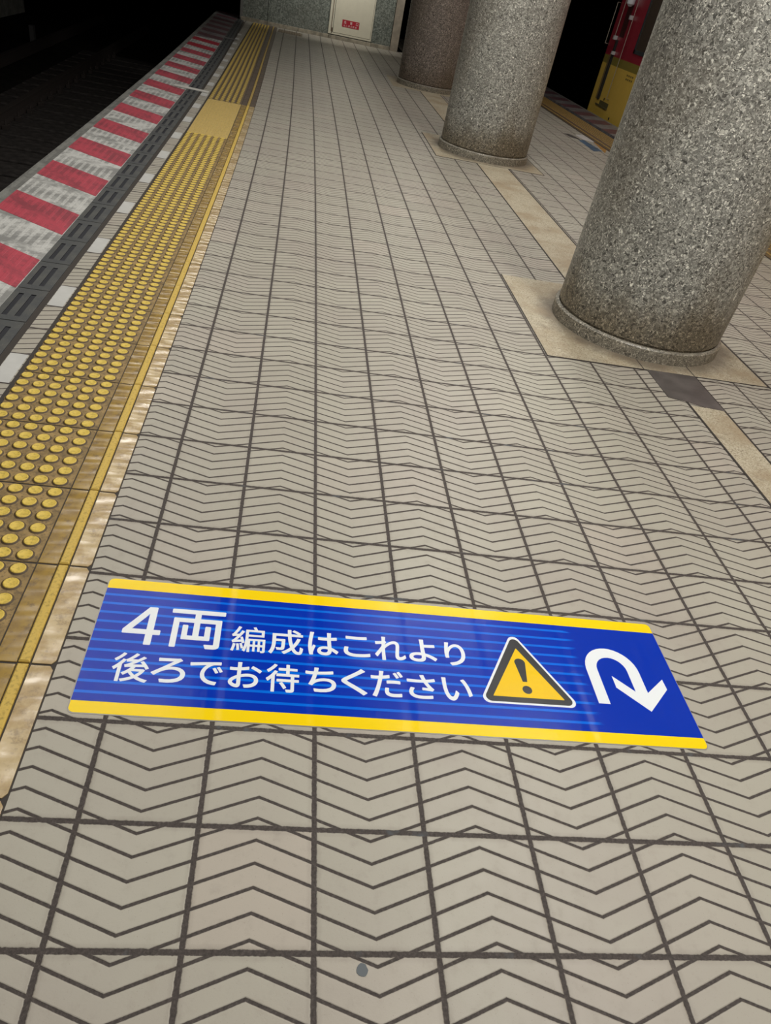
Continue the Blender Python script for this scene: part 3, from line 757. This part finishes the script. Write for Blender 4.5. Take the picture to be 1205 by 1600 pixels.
# ---------------------------------------------------------------- train beside the right edge
TX = 24.1-.55
T0, T1 = -11, 61.9
tr = empty('train', (P(0,0).x+TX*U, 20*U, -5.6*U)); tag(tr, 'red and yellow train standing at the right platform edge, grab rails at its end', 'train')
M_ty = plain('train_yellow', (.74,.50,.09), .3, var=.05); M_tr = plain('train_red', (.30,.020,.038), .28, var=.05); M_tb = plain('train_band', (.25,.20,.04), .3)
M_steel = plain('grab_rail_steel', (.42,.38,.32), .3, .6); M_glass = plain('dark_window_glass', (.07,.052,.04), .12); M_frame = plain('window_frame_grey', (.028,.035,.04), .4)
def carprism(z0, z1, mat, name, x_in=0):
    m = MB(); r = .5; x0 = TX+x_in; x1 = TX+12.5
    pts = [(x0,T0),(x1,T0),(x1,T1-r)]+[(x1-r+r*math.cos(a),T1-r+r*math.sin(a)) for a in [i*math.pi/12 for i in range(1,7)]]+[(x0+r-r*math.sin(a),T1-r+r*math.cos(a)) for a in [i*math.pi/12 for i in range(0,7)]]
    m.prism([(x*U,y*U) for x,y in pts], z0*U, z1*U); return local_build(m, name, mat, tr)
carprism(-2.2, 3.02, M_ty, 'lower_body'); carprism(3.02, 3.52, M_tb, 'band'); carprism(3.52, 13.0, M_tr, 'upper_body'); carprism(13.0, 13.6, M_frame, 'roof', .4)
carprism(-5.2, -2.2, M_black, 'underframe', .6)
m = MB()
for yy in (56, 44, 16, 4, -6): 
    for xx in (TX+2.2, TX+8.5): m.tube(((xx)*U,yy*U,-4.1*U),((xx+.6)*U,yy*U,-4.1*U),2.0*U,24)
local_build(m, 'wheels', M_rail, tr)
def train_rail(name, pts, r, mat=M_steel):
    m = MB(); X = TX-.18
    pp = [(TX*U, pts[0][0]*U, pts[0][1]*U)]+[(X*U, y*U, z*U) for y,z in pts]+[(TX*U, pts[-1][0]*U, pts[-1][1]*U)]
    for a,b in zip(pp[:-1], pp[1:]): m.tube(a, b, r, 8)
    return local_build(m, name, mat, tr)
# positions read on the side of the body
train_rail('grab_rail', [(60.1,8.2),(60.1,4.62)], .0065); train_rail('grab_rail', [(57.7,9.0),(57.6,1.06)], .005)
train_rail('grab_rail', [(61.7,6.6),(61.7,4.12)], .006)
m = MB(); m.box((TX-.12)*U,(TX+.01)*U,59.75*U,60.15*U,.8*U,3.6*U); local_build(m, 'rail_cover', plain('rail_cover_brown',(.19,.13,.06),.4), tr)
m = MB(); m.box((TX-.15)*U,TX*U,59.55*U,59.75*U,.8*U,4.5*U); local_build(m, 'door_groove', M_black, tr)
m = MB(); m.box((TX-.015)*U,(TX+.02)*U,58.75*U,59.75*U,4.7*U,9.0*U); local_build(m, 'crew_door_recess', plain('deep_red_recess',(.045,.004,.006),.4), tr)
for yy,zz,s in ((60.1,4.6,.12),(59.5,3.72,.10),(58.2,5.9,.12)):
    m = MB(); m.box((TX-.25)*U,TX*U,(yy-s)*U,(yy+s)*U,(zz-s)*U,(zz+s)*U); local_build(m, 'bracket', plain('bracket_white',(.55,.55,.55),.3), tr)
m = MB(); m.lathe([(.02,-.10),(.055,-.07),(.06,0),(.05,.07),(.01,.09)], 20)
m.v = [(v[0]+(TX-.25)*U, v[1]+58.9*U, v[2]+6.95*U) for v in m.v]; local_build(m, 'marker_lamp', plain('lamp_housing_white',(.72,.76,.80),.3), tr, True)['label'] = 'white rounded lamp housing'
m = MB(); m.box((TX-.10)*U,TX*U,57.3*U,59.9*U,.42*U,.52*U); m.box((TX-.02)*U,TX*U,57.3*U,59.3*U,.52*U,.80*U); local_build(m, 'step_plate', plain('step_olive',(.10,.085,.03),.5), tr)
for yy,zz in ((58.5,.95),(56.3,.02)):
    m = MB(); m.tube(((TX-.03)*U,yy*U,zz*U),(TX*U,yy*U,zz*U),.09*U,12); local_build(m, 'keyhole', M_black, tr)
def train_window(ya, yb, za, zb):
    m = MB(); f_ = .22; X0=(TX-.05)*U; X1=TX*U
    for a in ((ya,yb,za,za+f_),(ya,yb,zb-f_,zb),(ya,ya+f_,za,zb),(yb-f_,yb,za,zb)): m.box(X0,X1,a[0]*U,a[1]*U,a[2]*U,a[3]*U)
    o = local_build(m, 'window_frame', M_frame, tr); m = MB(); m.box((TX-.02)*U,X1,(ya+f_)*U,(yb-f_)*U,(za+f_)*U,(zb-f_)*U); 
    bpy.context.view_layer.update(); inv = tr.matrix_world.inverted(); m.v = [tuple(inv @ Vector(v)) for v in m.v]; m.build('pane', M_glass, o)
for y_ in (50.5, 41, 31.5, 22, 12.5, 3, -6.5): train_window(y_, y_+5.4, 4.05, 9.5)
M_ink = plain('small_lettering', (.16,.12,.03), .5)
m = MB()
for k in range(4):
    for q in range(2): m.box((TX-.012)*U,TX*U,(54.4+k*.36)*U,(54.62+k*.36)*U,(2.52+q*.22)*U,(2.62+q*.22)*U)
local_build(m, 'number_lettering', M_ink, tr)

# ---------------------------------------------------------------- dark track on the left
ZT = -5.3
def rail(x, label, ya=20, yb=110):
    m = MB(); y = ya
    prof = [(-.33,-.75),(.33,-.75),(.33,-.68),(.06,-.58),(.06,-.16),(.17,-.1),(.17,0),(-.17,0),(-.17,-.1),(-.06,-.16),(-.06,-.58),(-.33,-.68)]
    while y < yb:
        for i in range(len(prof)):
            a,b = prof[i], prof[(i+1)%len(prof)]
            m.face([P(x+a[0],y,ZT+a[1]),P(x+b[0],y,ZT+b[1]),P(x+b[0],y+3,ZT+b[1]),P(x+a[0],y+3,ZT+a[1])])
        y += 3
    tag(m.build('rail', M_rail), label, 'rail')
rail(-16.9, 'dark rail in the left track bed with fastenings along it', 15); rail(-9.9, 'dark rail of the left track right under the platform edge', 15)
rail(-22.6, 'faint dark rail farther left beyond the near track', 40)
m = MB(); m.bbox(-6.2*U, 6.2*U, -1.14*U, 1.14*U, -.12*U, 0, .012); SM = m.mesh('sleeper', M_sleeper)
m = MB()
m.bbox(-.15*U,.15*U,-.28*U,.28*U,0,.25*U,.006); m.tube((0,0,.2*U),(0,0,.5*U),.014,8)
FM = m.mesh('rail_clip', M_rail)
ORD = 'nearest second third fourth fifth sixth seventh eighth ninth tenth eleventh twelfth thirteenth fourteenth fifteenth sixteenth seventeenth eighteenth nineteenth twentieth'.split()
y = 38.5
for q in range(18):
    p = P(-13.4, y); o = link('sleeper', SM); o.location = (p.x, p.y, (ZT-.77)*U); o.rotation_euler.z = heading(-13.4, y)
    tag(o, 'dark oily timber sleeper of the left track, %s to the camera' % ('nearest' if q == 0 else ORD[q]+' nearest'), 'sleeper', 'timber sleepers of the left track')
    for xx in (-4.05,-2.95,2.95,4.05):
        c_ = link('rail_clip', FM, o); c_.location.x = xx*U
    y += 2.75
m = MB(); m.bbox(-27.5*U, -24*U, 58*U, 78.3*U, -3.0*U, 1.5*U, .01)
cb = m.build('trackside_box', plain('grey_trackside_box', (.16,.165,.145), .8, var=.4)); tag(cb, 'dim grey concrete box beyond the left track in the top left corner', 'box')
m = MB(); m.box(-27.3*U,-26.2*U,59*U,77.5*U,-6.2*U,-3.1*U); mm = m.build('plinth', M_trench, cb)
m = MB(); m.box(-25.6*U,-25.2*U,84*U,84.6*U,-6.2*U,-4.6*U); tag(m.build('track_post', plain('post_grey',(.09,.09,.09),.8)), 'short dark post standing beyond the left rail', 'post')
